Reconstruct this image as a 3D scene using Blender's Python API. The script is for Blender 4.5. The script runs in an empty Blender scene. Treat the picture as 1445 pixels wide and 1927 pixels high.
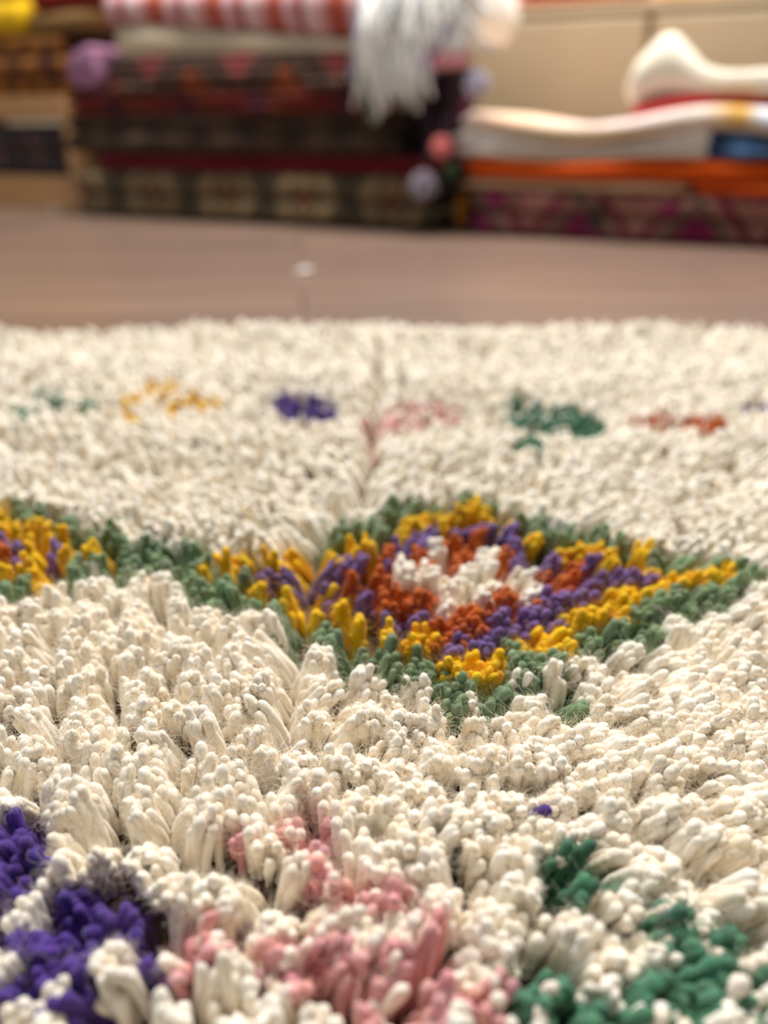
import bpy, math, random
import numpy as np
from mathutils import Vector

# ------------------------------------------------------------------ camera, world, lights, exposure
IMG_W, IMG_H, FPX = 1445.0, 1927.0, 1500.0
PITCH = math.radians(25.7)
CAM_H = 0.20
APERTURE = 0.0066
FOCUS = 0.255
scene = bpy.context.scene
cam_data = bpy.data.cameras.new('camera')
cam_data.sensor_fit = 'HORIZONTAL'
cam_data.sensor_width = 24.0
cam_data.lens = FPX / IMG_W * 24.0
cam_data.clip_start = 0.01
cam_data.dof.use_dof = True
cam_data.dof.focus_distance = FOCUS
cam_data.dof.aperture_fstop = cam_data.lens / 1000.0 / APERTURE
cam = bpy.data.objects.new('camera', cam_data)
cam.location = (0, 0, CAM_H)
cam.rotation_euler = (math.pi / 2 - PITCH, 0, 0)
scene.collection.objects.link(cam)
scene.camera = cam

world = bpy.data.worlds.new('world')
scene.world = world
world.use_nodes = True
bg = world.node_tree.nodes['Background']
bg.inputs['Color'].default_value = (0.88, 0.94, 1.0, 1)
bg.inputs['Strength'].default_value = 0.12

def area(name, loc, target, sx, sy, power, color):
    d = bpy.data.lights.new(name, 'AREA')
    d.shape = 'RECTANGLE'; d.size = sx; d.size_y = sy
    d.energy = power; d.color = color
    o = bpy.data.objects.new(name, d)
    o.location = loc
    o.rotation_euler = (Vector(target) - Vector(loc)).to_track_quat('-Z', 'Y').to_euler()
    scene.collection.objects.link(o)
    return o
area('ceiling_panel_light', (0.3, 1.75, 2.6), (0.1, 1.1, 0), 1.4, 0.9, 120, (1.0, 0.985, 0.97))
area('window_daylight', (-2.3, 0.2, 1.5), (0.1, 0.5, 0.0), 1.2, 1.5, 15, (0.86, 0.93, 1.0))

def added_spot(name, loc, target, power, deg):
    d = bpy.data.lights.new(name, 'SPOT'); d.energy = power; d.spot_size = math.radians(deg); d.spot_blend = 0.5
    d.shadow_soft_size = 0.04; d.color = (1.0, 0.95, 0.88)
    o = bpy.data.objects.new(name, d); o.location = loc
    o.rotation_euler = (Vector(target) - Vector(loc)).to_track_quat('-Z', 'Y').to_euler()
    scene.collection.objects.link(o)
# added unseen spot, brightens the yellow pile and its glow on the floor
added_spot('added_yellow_spot', (-0.9, 1.3, 2.5), (-1.15, 2.35, 0.80), 120, 14)

vs = scene.view_settings
vs.view_transform = 'Standard'; vs.look = 'None'; vs.gamma = 1.0
vs.use_curve_mapping = False
vs.exposure = 0.54
scene.cycles.max_bounces = 12
scene.cycles.diffuse_bounces = 6

# ------------------------------------------------------------------ helpers
COL = scene.collection
rng = np.random.default_rng(11)
random.seed(4)
SIN, COS = math.sin(PITCH), math.cos(PITCH)

def ray(px, py):
    x = (px - IMG_W / 2) / FPX
    y = -(py - IMG_H / 2) / FPX
    # camera axes: right X, up (0, sin, cos), forward (0, cos, -sin)
    return np.array([x, COS + y * SIN, -SIN + y * COS])

def on_plane(px, py, z):
    d = ray(px, py)
    t = (z - CAM_H) / d[2]
    return np.array([d[0] * t, d[1] * t, z])

def project(P):
    P = np.asarray(P, float)
    x = P[..., 0]; y = P[..., 1]; z = P[..., 2] - CAM_H
    dep = y * COS - z * SIN
    up = y * SIN + z * COS
    dep = np.where(np.abs(dep) < 1e-4, 1e-4, dep)
    return IMG_W / 2 + FPX * x / dep, IMG_H / 2 - FPX * up / dep, dep

def srgb(r, g, b):
    f = lambda c: (c / 255 / 12.92) if c / 255 <= 0.04045 else ((c / 255 + 0.055) / 1.055) ** 2.4
    return (f(r), f(g), f(b))

def tag(o, label=None, cat=None, group=None, kind=None):
    if label: o['label'] = label
    if cat: o['category'] = cat
    if group: o['group'] = group
    if kind: o['kind'] = kind
    return o

def empty(name, loc=(0, 0, 0), rz=0.0):
    o = bpy.data.objects.new(name, None)
    o.empty_display_size = 0.05
    o.location = loc; o.rotation_euler = (0, 0, rz)
    COL.objects.link(o)
    return o

def np_mesh(name, V, quads, mat, parent=None, loc=(0, 0, 0), dye=None, uv=None, rz=0.0):
    """one mesh object from numpy arrays (quads only)"""
    me = bpy.data.meshes.new(name)
    V = np.asarray(V, np.float32).reshape(-1, 3)
    Q = np.asarray(quads, np.int32).reshape(-1, 4)
    me.vertices.add(len(V)); me.vertices.foreach_set('co', V.ravel())
    me.loops.add(Q.size); me.loops.foreach_set('vertex_index', Q.ravel())
    me.polygons.add(len(Q))
    me.polygons.foreach_set('loop_start', np.arange(0, Q.size, 4, dtype=np.int32))
    me.update(calc_edges=True)
    me.polygons.foreach_set('use_smooth', np.ones(len(Q), bool))
    if dye is not None:
        a = me.color_attributes.new('dye', 'FLOAT_COLOR', 'POINT')
        c = np.ones((len(V), 4), np.float32); c[:, :3] = np.asarray(dye, np.float32).reshape(-1, 3)
        a.data.foreach_set('color', c.ravel())
    if uv is not None:
        l = me.uv_layers.new(name='UVMap')
        l.data.foreach_set('uv', np.asarray(uv, np.float32).reshape(-1, 2)[Q.ravel()].ravel())
    me.materials.append(mat)
    o = bpy.data.objects.new(name, me)
    o.location = loc; o.rotation_euler = (0, 0, rz)
    if parent is not None: o.parent = parent
    COL.objects.link(o)
    return o

# ------------------------------------------------------------------ materials
class NT:
    def __init__(self, name):
        self.m = bpy.data.materials.new(name); self.m.use_nodes = True
        self.t = self.m.node_tree; self.b = self.t.nodes['Principled BSDF']
    def n(self, typ, **kw):
        nd = self.t.nodes.new(typ)
        for k, v in kw.items(): setattr(nd, k, v)
        return nd
    def link(self, a, b): self.t.links.new(a, b)
    def math(self, op, a, b=None, clamp=False):
        nd = self.n('ShaderNodeMath', operation=op, use_clamp=clamp)
        for i, v in enumerate((a, b)):
            if v is None: continue
            if isinstance(v, (int, float)): nd.inputs[i].default_value = v
            else: self.link(v, nd.inputs[i])
        return nd.outputs[0]
    def ramp(self, fac, stops, interp='CONSTANT'):
        nd = self.n('ShaderNodeValToRGB'); r = nd.color_ramp; r.interpolation = interp
        while len(r.elements) < len(stops): r.elements.new(0.5)
        for e, (p, c) in zip(r.elements, stops):
            e.position = p; e.color = (*c, 1)
        self.link(fac, nd.inputs[0])
        return nd.outputs[0]
    def mix(self, fac, a, b, blend='MIX'):
        nd = self.n('ShaderNodeMix', data_type='RGBA', blend_type=blend)
        for i, v in ((0, fac), (6, a), (7, b)):
            if isinstance(v, (int, float)): nd.inputs[i].default_value = v
            elif isinstance(v, tuple): nd.inputs[i].default_value = (*v, 1)
            else: self.link(v, nd.inputs[i])
        return nd.outputs[2]
    def noise(self, scale, detail=3, vec=None, rough=0.5):
        nd = self.n('ShaderNodeTexNoise'); nd.inputs['Scale'].default_value = scale
        nd.inputs['Detail'].default_value = detail; nd.inputs['Roughness'].default_value = rough
        if vec is None: vec = self.n('ShaderNodeTexCoord').outputs['Object']
        self.link(vec, nd.inputs['Vector'])
        return nd.outputs[0]
    def uv(self):
        tc = self.n('ShaderNodeTexCoord'); s = self.n('ShaderNodeSeparateXYZ')
        self.link(tc.outputs['UV'], s.inputs[0])
        return s.outputs[0], s.outputs[1], tc.outputs['UV']
    def bump(self, h, strength, dist):
        nd = self.n('ShaderNodeBump'); nd.inputs['Strength'].default_value = strength
        nd.inputs['Distance'].default_value = dist
        self.link(h, nd.inputs['Height']); self.link(nd.outputs[0], self.b.inputs['Normal'])

def wool_material():
    w = NT('wool_yarn'); b = w.b
    at = w.n('ShaderNodeAttribute'); at.attribute_name = 'dye'
    tc = w.n('ShaderNodeTexCoord')
    mp = w.n('ShaderNodeMapping'); mp.inputs['Scale'].default_value = (13.0, 0.4, 1)
    w.link(tc.outputs['UV'], mp.inputs[0])
    fib = w.noise(1.0, 4, mp.outputs[0], 0.7)
    big = w.noise(160, 2, tc.outputs['Object'])
    f = w.math('ADD', w.math('MULTIPLY', fib, 0.30), 0.87)
    c = w.mix(1.0, at.outputs['Color'], w.ramp(big, [(0.3, (0.97, 0.95, 0.92)), (0.62, (1, 1, 1))], 'EASE'), 'MULTIPLY')
    mul = w.n('ShaderNodeVectorMath', operation='SCALE'); w.link(c, mul.inputs[0]); w.link(f, mul.inputs['Scale'])
    w.link(mul.outputs[0], b.inputs['Base Color'])
    b.inputs['Roughness'].default_value = 0.8
    b.inputs['Specular IOR Level'].default_value = 0.18
    b.inputs['Sheen Weight'].default_value = 0.15
    b.inputs['Sheen Roughness'].default_value = 0.45
    w.bump(fib, 0.6, 0.0009)
    return w.m
def fibre_material():
    w = NT('wool_fibre'); at = w.n('ShaderNodeAttribute'); at.attribute_name = 'dye'
    d = w.n('ShaderNodeBsdfDiffuse'); t = w.n('ShaderNodeBsdfTranslucent'); m = w.n('ShaderNodeMixShader')
    w.link(at.outputs['Color'], d.inputs[0]); w.link(at.outputs['Color'], t.inputs[0])
    m.inputs[0].default_value = 0.55
    w.link(d.outputs[0], m.inputs[1]); w.link(t.outputs[0], m.inputs[2])
    w.link(m.outputs[0], w.t.nodes['Material Output'].inputs['Surface'])
    return w.m
FIBRE = fibre_material()
WOOL = wool_material()

def cloth(name, fn, rough=0.9, weave=260):
    """textile whose printed pattern fn(nt, u_m, v01) returns a colour socket"""
    w = NT(name); u, v, uv = w.uv()
    c = fn(w, u, v)
    mot = w.noise(38, 4)
    c = w.mix(1.0, c, w.ramp(mot, [(0.25, (0.82, 0.82, 0.82)), (0.75, (1, 1, 1))], 'LINEAR'), 'MULTIPLY')
    w.link(c, w.b.inputs['Base Color'])
    w.b.inputs['Roughness'].default_value = rough
    w.b.inputs['Specular IOR Level'].default_value = 0.15
    w.b.inputs['Sheen Weight'].default_value = 0.1
    w.bump(w.noise(weave, 2), 0.5, 0.002)
    return w.m

def plain(name, col, rough=0.9):
    return cloth(name, lambda w, u, v: w.mix(w.noise(9, 2), tuple(x * 0.9 for x in col), col), rough)

def diamonds(stops, period, vscale=2.0, extra=None, vmid=0.5):
    def fn(w, u, v):
        fu = w.math('ABSOLUTE', w.math('SUBTRACT', w.math('FRACT', w.math('DIVIDE', w.math('ADD', u, 10.0), period)), 0.5))
        fv = w.math('ABSOLUTE', w.math('SUBTRACT', v, vmid))
        d = w.math('ADD', w.math('MULTIPLY', fu, 1.3), w.math('MULTIPLY', fv, vscale * 0.5))
        d = w.math('ADD', d, w.math('MULTIPLY', w.math('SUBTRACT', w.noise(30, 2), 0.5), 0.10))
        c = w.ramp(d, stops)
        return extra(w, u, v, c) if extra else c
    return fn

def stripes(stops, period, wob=0.05):
    def fn(w, u, v):
        x = w.math('ADD', w.math('DIVIDE', w.math('ADD', u, 10.0), period), w.math('MULTIPLY', w.noise(14, 2), wob))
        return w.ramp(w.math('FRACT', x), stops, 'EASE')
    return fn

def bands(stops, interp='CONSTANT'):
    def fn(w, u, v):
        return w.ramp(w.math('ADD', v, w.math('MULTIPLY', w.math('SUBTRACT', w.noise(25, 2), 0.5), 0.05)), stops, interp)
    return fn

# ------------------------------------------------------------------ the setting
# the stacks stand in a row that runs obliquely across the floor
P1 = on_plane(133, 405, 0.0); P2 = on_plane(1445, 470, 0.0)
UAX = (P2 - P1)[:2] / np.linalg.norm((P2 - P1)[:2])
VAX = np.array([-UAX[1], UAX[0]])
YAW = math.atan2(UAX[1], UAX[0])

def row(px, py, v=0.0):
    """pixel -> (u along the row, z) on the vertical plane v metres behind the row's front"""
    d = ray(px, py); O = np.array([0, 0, CAM_H])
    p0 = P1[:2] + VAX * v
    t = ((p0 - O[:2]) @ VAX) / (d[:2] @ VAX)
    P = O + d * t
    return float((P[:2] - P1[:2]) @ UAX), float(P[2])

def row_world(u, v, z=0.0):
    q = P1[:2] + UAX * u + VAX * v
    return (float(q[0]), float(q[1]), float(z))

def floor_material():
    w = NT('varnished_wood'); tc = w.n('ShaderNodeTexCoord')
    mp = w.n('ShaderNodeMapping'); mp.inputs['Rotation'].default_value = (0, 0, -0.1)
    w.link(tc.outputs['Object'], mp.inputs[0])
    br = w.n('ShaderNodeTexBrick'); w.link(mp.outputs[0], br.inputs['Vector'])
    br.inputs['Scale'].default_value = 1.0
    br.inputs['Brick Width'].default_value = 1.2; br.inputs['Row Height'].default_value = 0.14
    br.inputs['Mortar Size'].default_value = 0.002
    br.inputs['Color1'].default_value = (*srgb(126, 102, 88), 1); br.inputs['Color2'].default_value = (*srgb(112, 90, 78), 1)
    br.inputs['Mortar'].default_value = (*srgb(76, 60, 52), 1)
    m2 = w.n('ShaderNodeMapping'); m2.inputs['Scale'].default_value = (3, 40, 1); w.link(mp.outputs[0], m2.inputs[0])
    g = w.noise(1.0, 5, m2.outputs[0], 0.6)
    c = w.mix(1.0, br.outputs[0], w.ramp(g, [(0.3, (0.72, 0.70, 0.68)), (0.7, (1.1, 1.08, 1.05))], 'LINEAR'), 'MULTIPLY')
    w.link(c, w.b.inputs['Base Color'])
    w.b.inputs['Roughness'].default_value = 0.32
    w.b.inputs['IOR'].default_value = 1.75
    w.b.inputs['Specular IOR Level'].default_value = 0.5
    w.bump(g, 0.04, 0.0005)
    return w.m

def quad_box(x0, x1, y0, y1, z0, z1):
    V = [(x, y, z) for z in (z0, z1) for y in (y0, y1) for x in (x0, x1)]
    Q = [(0, 2, 3, 1), (4, 5, 7, 6), (0, 1, 5, 4), (2, 6, 7, 3), (0, 4, 6, 2), (1, 3, 7, 5)]
    return np.array(V, float), np.array(Q)

def box_obj(name, dims, mat, parent=None, loc=(0, 0, 0), rz=0.0, bevel=0.0):
    V, Q = quad_box(*dims)
    o = np_mesh(name, V, Q, mat, parent, loc, rz=rz)
    o.data.polygons.foreach_set('use_smooth', np.zeros(6, bool))
    if bevel:
        m = o.modifiers.new('bevel', 'BEVEL'); m.width = bevel; m.segments = 2
    return o

wall_paint = NT('wall_paint'); wn = wall_paint.noise(6, 4)
wall_paint.link(wall_paint.ramp(wn, [(0.3, srgb(206, 186, 152)), (0.7, srgb(214, 196, 164))], 'LINEAR'), wall_paint.b.inputs['Base Color'])
wall_paint.b.inputs['Roughness'].default_value = 0.85
wall_paint = wall_paint.m
floor = box_obj('floor', (-5.5, 4.5, -2.0, 6.5, -0.05, 0.0), floor_material()); tag(floor, kind='structure')
wb = box_obj('wall_back', (-4.6, 3.4, 0.0, 0.1, 0.0, 2.6), wall_paint, loc=row_world(0.8, 1.15), rz=YAW); tag(wb, kind='structure')

# ------------------------------------------------------------------ folded textiles
def fold_layer_mesh(u0, u1, depth, zb, zt, front, mat, parent, uvz, seed, name='fold_layer'):
    """flat rounded fold: zb(u), zt(u) give its lower and upper face; local frame u right, v back"""
    r = np.random.default_rng(seed)
    nu = 30
    us = np.linspace(u0, u1, nu)
    cu = (us - u0) / (u1 - u0)
    prof = []
    K = 6
    for k in range(2 * K + 1):                               # rounded front nose
        a = -math.pi / 2 + math.pi * k / (2 * K)
        prof.append((-math.cos(a), math.sin(a)))
    ph = r.uniform(0, 6.28, 4)
    V, UV = [], []
    zbv, ztv = zb(us), zt(us)
    for i, u in enumerate(us):
        t = ztv[i] - zbv[i]
        e = min(1.0, math.sqrt(max(0.0, 1 - max(0, 1 - min(cu[i], 1 - cu[i]) * (u1 - u0) / (t * 0.5 + 1e-4)) ** 2)) + 0.25)
        zc = (ztv[i] + zbv[i]) / 2; hh = t / 2 * e
        nose = t * 0.5
        fo = front + 0.006 * math.sin(u * 9 + ph[0]) + 0.004 * math.sin(u * 23 + ph[1])
        ring = [(fo + nose + px_ * nose * e, zc + pz * hh) for px_, pz in prof]
        ring += [(fo + depth * 0.5, zc + hh), (fo + depth - nose, zc + hh), (fo + depth, zc), (fo + depth - nose, zc - hh), (fo + depth * 0.5, zc - hh)]
        for (vv, zz) in ring:
            V.append((u, vv, zz)); UV.append((u, (zz - uvz[0]) / (uvz[1] - uvz[0])))
    M = len(prof) + 5
    Q = []
    for i in range(nu - 1):
        for k in range(M):
            a = i * M + k; b_ = i * M + (k + 1) % M
            Q.append((a, a + M, b_ + M, b_))
    for s, i in ((0, 0), (1, nu - 1)):                       # end caps, pinched quads
        for k in range(M // 2):
            a, b_ = k, k + 1
            c, d = (M - 1 - k), (M - 2 - k)
            if b_ >= d: break
            q = (i * M + a, i * M + b_, i * M + d, i * M + c)
            Q.append(q if s == 0 else q[::-1])
    return np_mesh(name, V, Q, mat, parent, uv=UV)

SEED = [0]
def folded(name, label, cat, u0, u1, z0, z1, v, depth, folds, mat, group=None, top=None, bot=None, jag=0.012):
    """a folded textile: an Empty at its base with one child per visible fold"""
    uc = (u0 + u1) / 2
    root = empty(name, row_world(uc, v, z0), YAW)
    tag(root, label, cat, group)
    topf = (lambda u: np.zeros_like(u)) if top is None else (lambda u: top(u + uc))
    botf = (lambda u: np.zeros_like(u)) if bot is None else (lambda u: bot(u + uc))
    H = z1 - z0
    for k in range(folds):
        SEED[0] += 1
        f0, f1 = k / folds, (k + 1) / folds
        zb = lambda u, f=f0: (0 + botf(u)) * (1 - f) + (H + topf(u)) * f + 0.0004
        zt = lambda u, f=f1: (0 + botf(u)) * (1 - f) + (H + topf(u)) * f - 0.0004
        jr = random.uniform(0, jag) if folds > 1 else 0
        je = random.uniform(-jag, jag) if folds > 1 else 0
        fold_layer_mesh(u0 - uc + abs(je) * .5, u1 - uc + je * .5, depth, zb, zt, jr, mat, root, (0, H), SEED[0])
    return root

# ---- left stack
def U(px, py, v=0.0): return row(px, py, v)[0]
def Z(px, py, v=0.0): return row(px, py, v)[1]
zl = [0.0, Z(480, 327), Z(480, 290), Z(480, 214), Z(480, 104), Z(480, 57), Z(480, -40)]
OLIVE, TAN, DKB = srgb(96, 82, 56), srgb(150, 126, 92), srgb(52, 38, 28)
m_olive = cloth('olive_kilim', diamonds([(0, srgb(96, 44, 18)), (0.10, srgb(132, 106, 74)), (0.2, srgb(84, 64, 42)), (0.30, srgb(134, 110, 78)), (0.48, srgb(82, 68, 46)), (0.62, srgb(62, 52, 36)), (0.85, srgb(100, 82, 54))], 0.21, 0.7,
    lambda w, u, v, c: w.mix(w.ramp(v, [(0, (1, 1, 1)), (0.16, (0, 0, 0))]), c, srgb(86, 72, 44)), 0.55))
folded('olive_diamond_kilim', 'olive brown kilim with tan diamonds folded at the bottom of the tall stack', 'kilim',
       U(135, 405), U(812, 430), zl[0], zl[1], 0.0, 0.46, 2, m_olive)
folded('crimson_blanket', 'thin crimson blanket folded above the olive diamond kilim', 'blanket',
       U(165, 310), U(822, 300), zl[1], zl[2], 0.012, 0.43, 1, plain('crimson_wool', srgb(96, 6, 18)))
m_brown = cloth('brown_kilim', diamonds([(0, srgb(88, 66, 42)), (0.14, srgb(58, 40, 28)), (0.3, srgb(80, 60, 38)), (0.42, srgb(46, 32, 24)), (0.7, srgb(66, 48, 32))], 0.12, 1.0))
folded('dark_brown_kilim', 'dark brown patterned kilim folded in the middle of the tall stack', 'kilim',
       U(105, 260), U(752, 260), zl[2], zl[3], 0.0, 0.45, 2, m_brown)
def redtri(w, u, v):
    fu = w.math('ABSOLUTE', w.math('SUBTRACT', w.math('FRACT', w.math('DIVIDE', w.math('ADD', u, 10.0), 0.235)), 0.5))
    d = w.math('ADD', w.math('MULTIPLY', fu, 1.35), w.math('MULTIPLY', w.math('SUBTRACT', 1.0, v), 0.36))
    return w.ramp(d, [(0, srgb(140, 60, 58)), (0.24, srgb(96, 70, 56)), (0.36, srgb(62, 38, 32)), (0.52, srgb(102, 76, 58)), (0.62, srgb(64, 44, 36)), (0.76, srgb(148, 72, 34))])
m_red = cloth('red_triangle_kilim', redtri)
m_band = cloth('red_band_kilim', stripes([(0, srgb(112, 36, 20)), (0.4, srgb(98, 28, 20)), (0.62, srgb(72, 26, 40)), (0.8, srgb(106, 44, 20))], 0.2, 0.1))
zm = Z(480, 172)
folded('red_band_kilim', 'red orange banded kilim folded beneath the triangle kilim', 'kilim',
       U(112, 190), U(752, 190), zl[3], zm, 0.0, 0.45, 2, m_band)
folded('red_triangle_kilim', 'dark red and orange kilim with triangles folded in the tall stack', 'kilim',
       U(196, 150), U(752, 150), zm, zl[4], 0.004, 0.44, 3, m_red)
slope = lambda u: np.clip((U(480, 60) - u) / (U(480, 60) - U(250, 60)), -0.85, 1.0) * 0.030
folded('cream_blanket', 'cream wool blanket folded under the red and white striped blanket', 'blanket',
       U(188, 75), U(678, 85), zl[4], zl[5], 0.03, 0.40, 1, plain('cream_wool', srgb(216, 196, 164)),
       top=slope)
m_str = cloth('pink_stripe', stripes([(0, srgb(226, 196, 194)), (0.3, srgb(214, 160, 156)), (0.45, srgb(170, 70, 50)), (0.62, srgb(186, 92, 72)), (0.75, srgb(226, 186, 190)), (0.93, srgb(160, 66, 48))], 0.15, 0.10))
folded('striped_blanket', 'red pink and white striped blanket on top of the tall stack', 'blanket',
       U(175, 20), U(679, 20), zl[5], zl[6], 0.02, 0.40, 1, m_str,
       bot=slope)

# pink-mauve roll on the far-left end of the stack
def roll(name, label, cat, u, z, r, length, v, mat, axis='v'):
    nu, K = 10, 24
    V, UV, Q = [], [], []
    for i in range(nu):
        s = i / (nu - 1)
        e = 1 if 0 < i < nu - 1 else 0.8
        for k in range(K):
            a = 2 * math.pi * k / K
            rr = r * e * (1 + 0.05 * math.cos(3 * a + 1)) * (1 - 0.012 * (k % 3))
            V.append((rr * math.cos(a), s * length, r + rr * math.sin(a) * 0.98)); UV.append((k / K, s))
    for i in range(nu - 1):
        for k in range(K):
            Q.append((i * K + k, i * K + (k + 1) % K, (i + 1) * K + (k + 1) % K, (i + 1) * K + k))
    # spiral end: inner turns stepped inwards
    base = 0
    for j, (f, dv) in enumerate(((0.78, 0.006), (0.70, -0.004), (0.46, 0.006), (0.38, -0.004), (0.12, 0.005))):
        st = len(V)
        for k in range(K):
            a = 2 * math.pi * k / K
            V.append((r * f * math.cos(a), dv, r + r * f * math.sin(a))); UV.append((k / K, 0))
        for k in range(K):
            Q.append((base + k, st + k, st + (k + 1) % K, base + (k + 1) % K))
        base = st
    o = np_mesh(name, V, Q, mat, None, row_world(u, v, z), uv=UV, rz=YAW)
    return tag(o, label, cat)

# ---- strand geometry (yarn): used for rug pile, fringe and pompoms
def strands_geo(base, ctrl, tip, rad, sides, rings, ply=0.08, seed=0, taper=0.74, twist=0.009):
    """tubes along quadratic curves; returns verts [S*J*K,3], quads, uv, strand index per vertex"""
    r = np.random.default_rng(seed)
    base, ctrl, tip = (np.asarray(a, float) for a in (base, ctrl, tip))
    S = len(base); rad = np.broadcast_to(np.asarray(rad, float), (S,))
    L = np.linalg.norm(tip - base, axis=1) + 1e-9
    J, K = rings, sides
    tipfrac = np.clip(1.6 * rad / L, 0.03, 0.4)
    nb = max(2, J - 4)
    body = np.linspace(0, 1, nb, endpoint=True)
    cap = np.array([0.38, 0.68, 0.9, 1.0]) if J - nb == 4 else np.linspace(0, 1, J - nb + 1)[1:]
    s = np.concatenate([body[None, :] * (1 - tipfrac[:, None]), 1 - tipfrac[:, None] + tipfrac[:, None] * cap[None, :]], 1)
    bodyr = taper + (1.10 - taper) * np.sin(np.clip(body, 0, 1) ** 1.3 * math.pi * 0.56)
    capr = np.sqrt(np.clip(1 - cap ** 2, 0.0, 1)) * bodyr[-1]; capr[-1] = 0.06
    prof = np.concatenate([bodyr, capr])[None, :] * rad[:, None]
    prof = prof * (1 + 0.08 * r.standard_normal((S, J)) * (np.arange(J) < nb)[None, :])
    s3 = s[..., None]
    C = base[:, None] * (1 - s3) ** 2 + 2 * ctrl[:, None] * s3 * (1 - s3) + tip[:, None] * s3 ** 2
    T = 2 * (ctrl - base)[:, None] * (1 - s3) + 2 * (tip - ctrl)[:, None] * s3
    T /= np.linalg.norm(T, axis=2, keepdims=True) + 1e-9
    ref = np.cross(tip - base, r.standard_normal((S, 3))); ref /= np.linalg.norm(ref, axis=1, keepdims=True) + 1e-9
    N1 = ref[:, None] - (ref[:, None] * T).sum(2, keepdims=True) * T
    N1 /= np.linalg.norm(N1, axis=2, keepdims=True) + 1e-9
    N2 = np.cross(T, N1)
    th = np.arange(K) * 2 * math.pi / K
    ph = r.uniform(0, 6.28, S)
    mod = 1 + ply * np.cos(2 * th[None, None, :] - (s * L[:, None] / twist * 2 * math.pi)[..., None] + ph[:, None, None])
    R = prof[..., None] * mod
    V = C[:, :, None, :] + R[..., None] * (np.cos(th)[None, None, :, None] * N1[:, :, None] + np.sin(th)[None, None, :, None] * N2[:, :, None])
    idx = np.arange(S * J * K).reshape(S, J, K)
    a = idx[:, :-1, :]; b_ = np.roll(idx, -1, 2)[:, :-1, :]; c = np.roll(idx, -1, 2)[:, 1:, :]; d = idx[:, 1:, :]
    Q = np.stack([a, b_, c, d], -1).reshape(-1, 4)
    off = r.uniform(0, 50, (S, 2))
    uu = np.abs(np.arange(K) / K * 2 - 1)[None, None, :] + off[:, 0, None, None] + (s * L[:, None] * 60)[..., None]
    vv = (s * L[:, None] * 260)[..., None] + off[:, 1, None, None] + 0 * uu
    UV = np.stack([uu, vv], -1).reshape(-1, 2)
    sid = np.repeat(np.arange(S), J * K)
    return V.reshape(-1, 3), Q, UV, sid

# mauve pompom-like end of the red kilim stack is a rolled mauve rug
roll('mauve_rug_roll', 'rolled mauve rug lying left of the triangle kilim', 'rug roll', U(150, 110, 0.0), zm, 0.5 * (Z(150, 82) - zm), 0.38, 0.0, plain('mauve_wool', srgb(176, 122, 150)))

# dark plum bundle and white shaggy throw at the right end of the tall stack
def bundle(name, label, cat, u, v, z, ru, rv, h, mat):
    nz, K = 16, 40
    V, Q, UV = [], [], []
    for i in range(nz):
        t = i / (nz - 1)
        prof = (0.72 + 0.28 * math.sin(min(1, t * 1.6) * math.pi / 2)) * (1 - max(0, (t - 0.62) / 0.38) ** 2.2 * 0.93)
        for k in range(K):
            a = 2 * math.pi * k / K
            g = 1 + 0.07 * math.cos(7 * a + 2.5 * t) + 0.04 * math.cos(11 * a - 4 * t + 1)
            V.append((ru * prof * g * math.cos(a) + 0.055 * max(0, t - 0.35), rv * prof * g * math.sin(a), h * t)); UV.append((k / K * 0.5, t))
    for i in range(nz - 1):
        for k in range(K):
            Q.append((i * K + k, i * K + (k + 1) % K, (i + 1) * K + (k + 1) % K, (i + 1) * K + k))
    o = np_mesh(name, V, Q, mat, None, row_world(u, v, z), uv=UV, rz=YAW)
    return tag(o, label, cat)
m_plum = cloth('plum_cloth', diamonds([(0, srgb(120, 50, 90)), (0.12, srgb(70, 34, 56)), (0.3, srgb(34, 24, 32)), (0.7, srgb(56, 30, 50)), (0.8, srgb(30, 24, 30))], 0.16, 1.4))
z_b1 = Z(830, 112, 0.06)
bundle('plum_cloth_bundle', 'dark plum cloth bundle at the right end of the tall stack', 'cloth bundle',
       (U(757, 200) + U(838, 200)) / 2, 0.12, zl[2], (U(838, 200) - U(757, 200)) / 2, 0.09, z_b1 - zl[2], m_plum)

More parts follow.
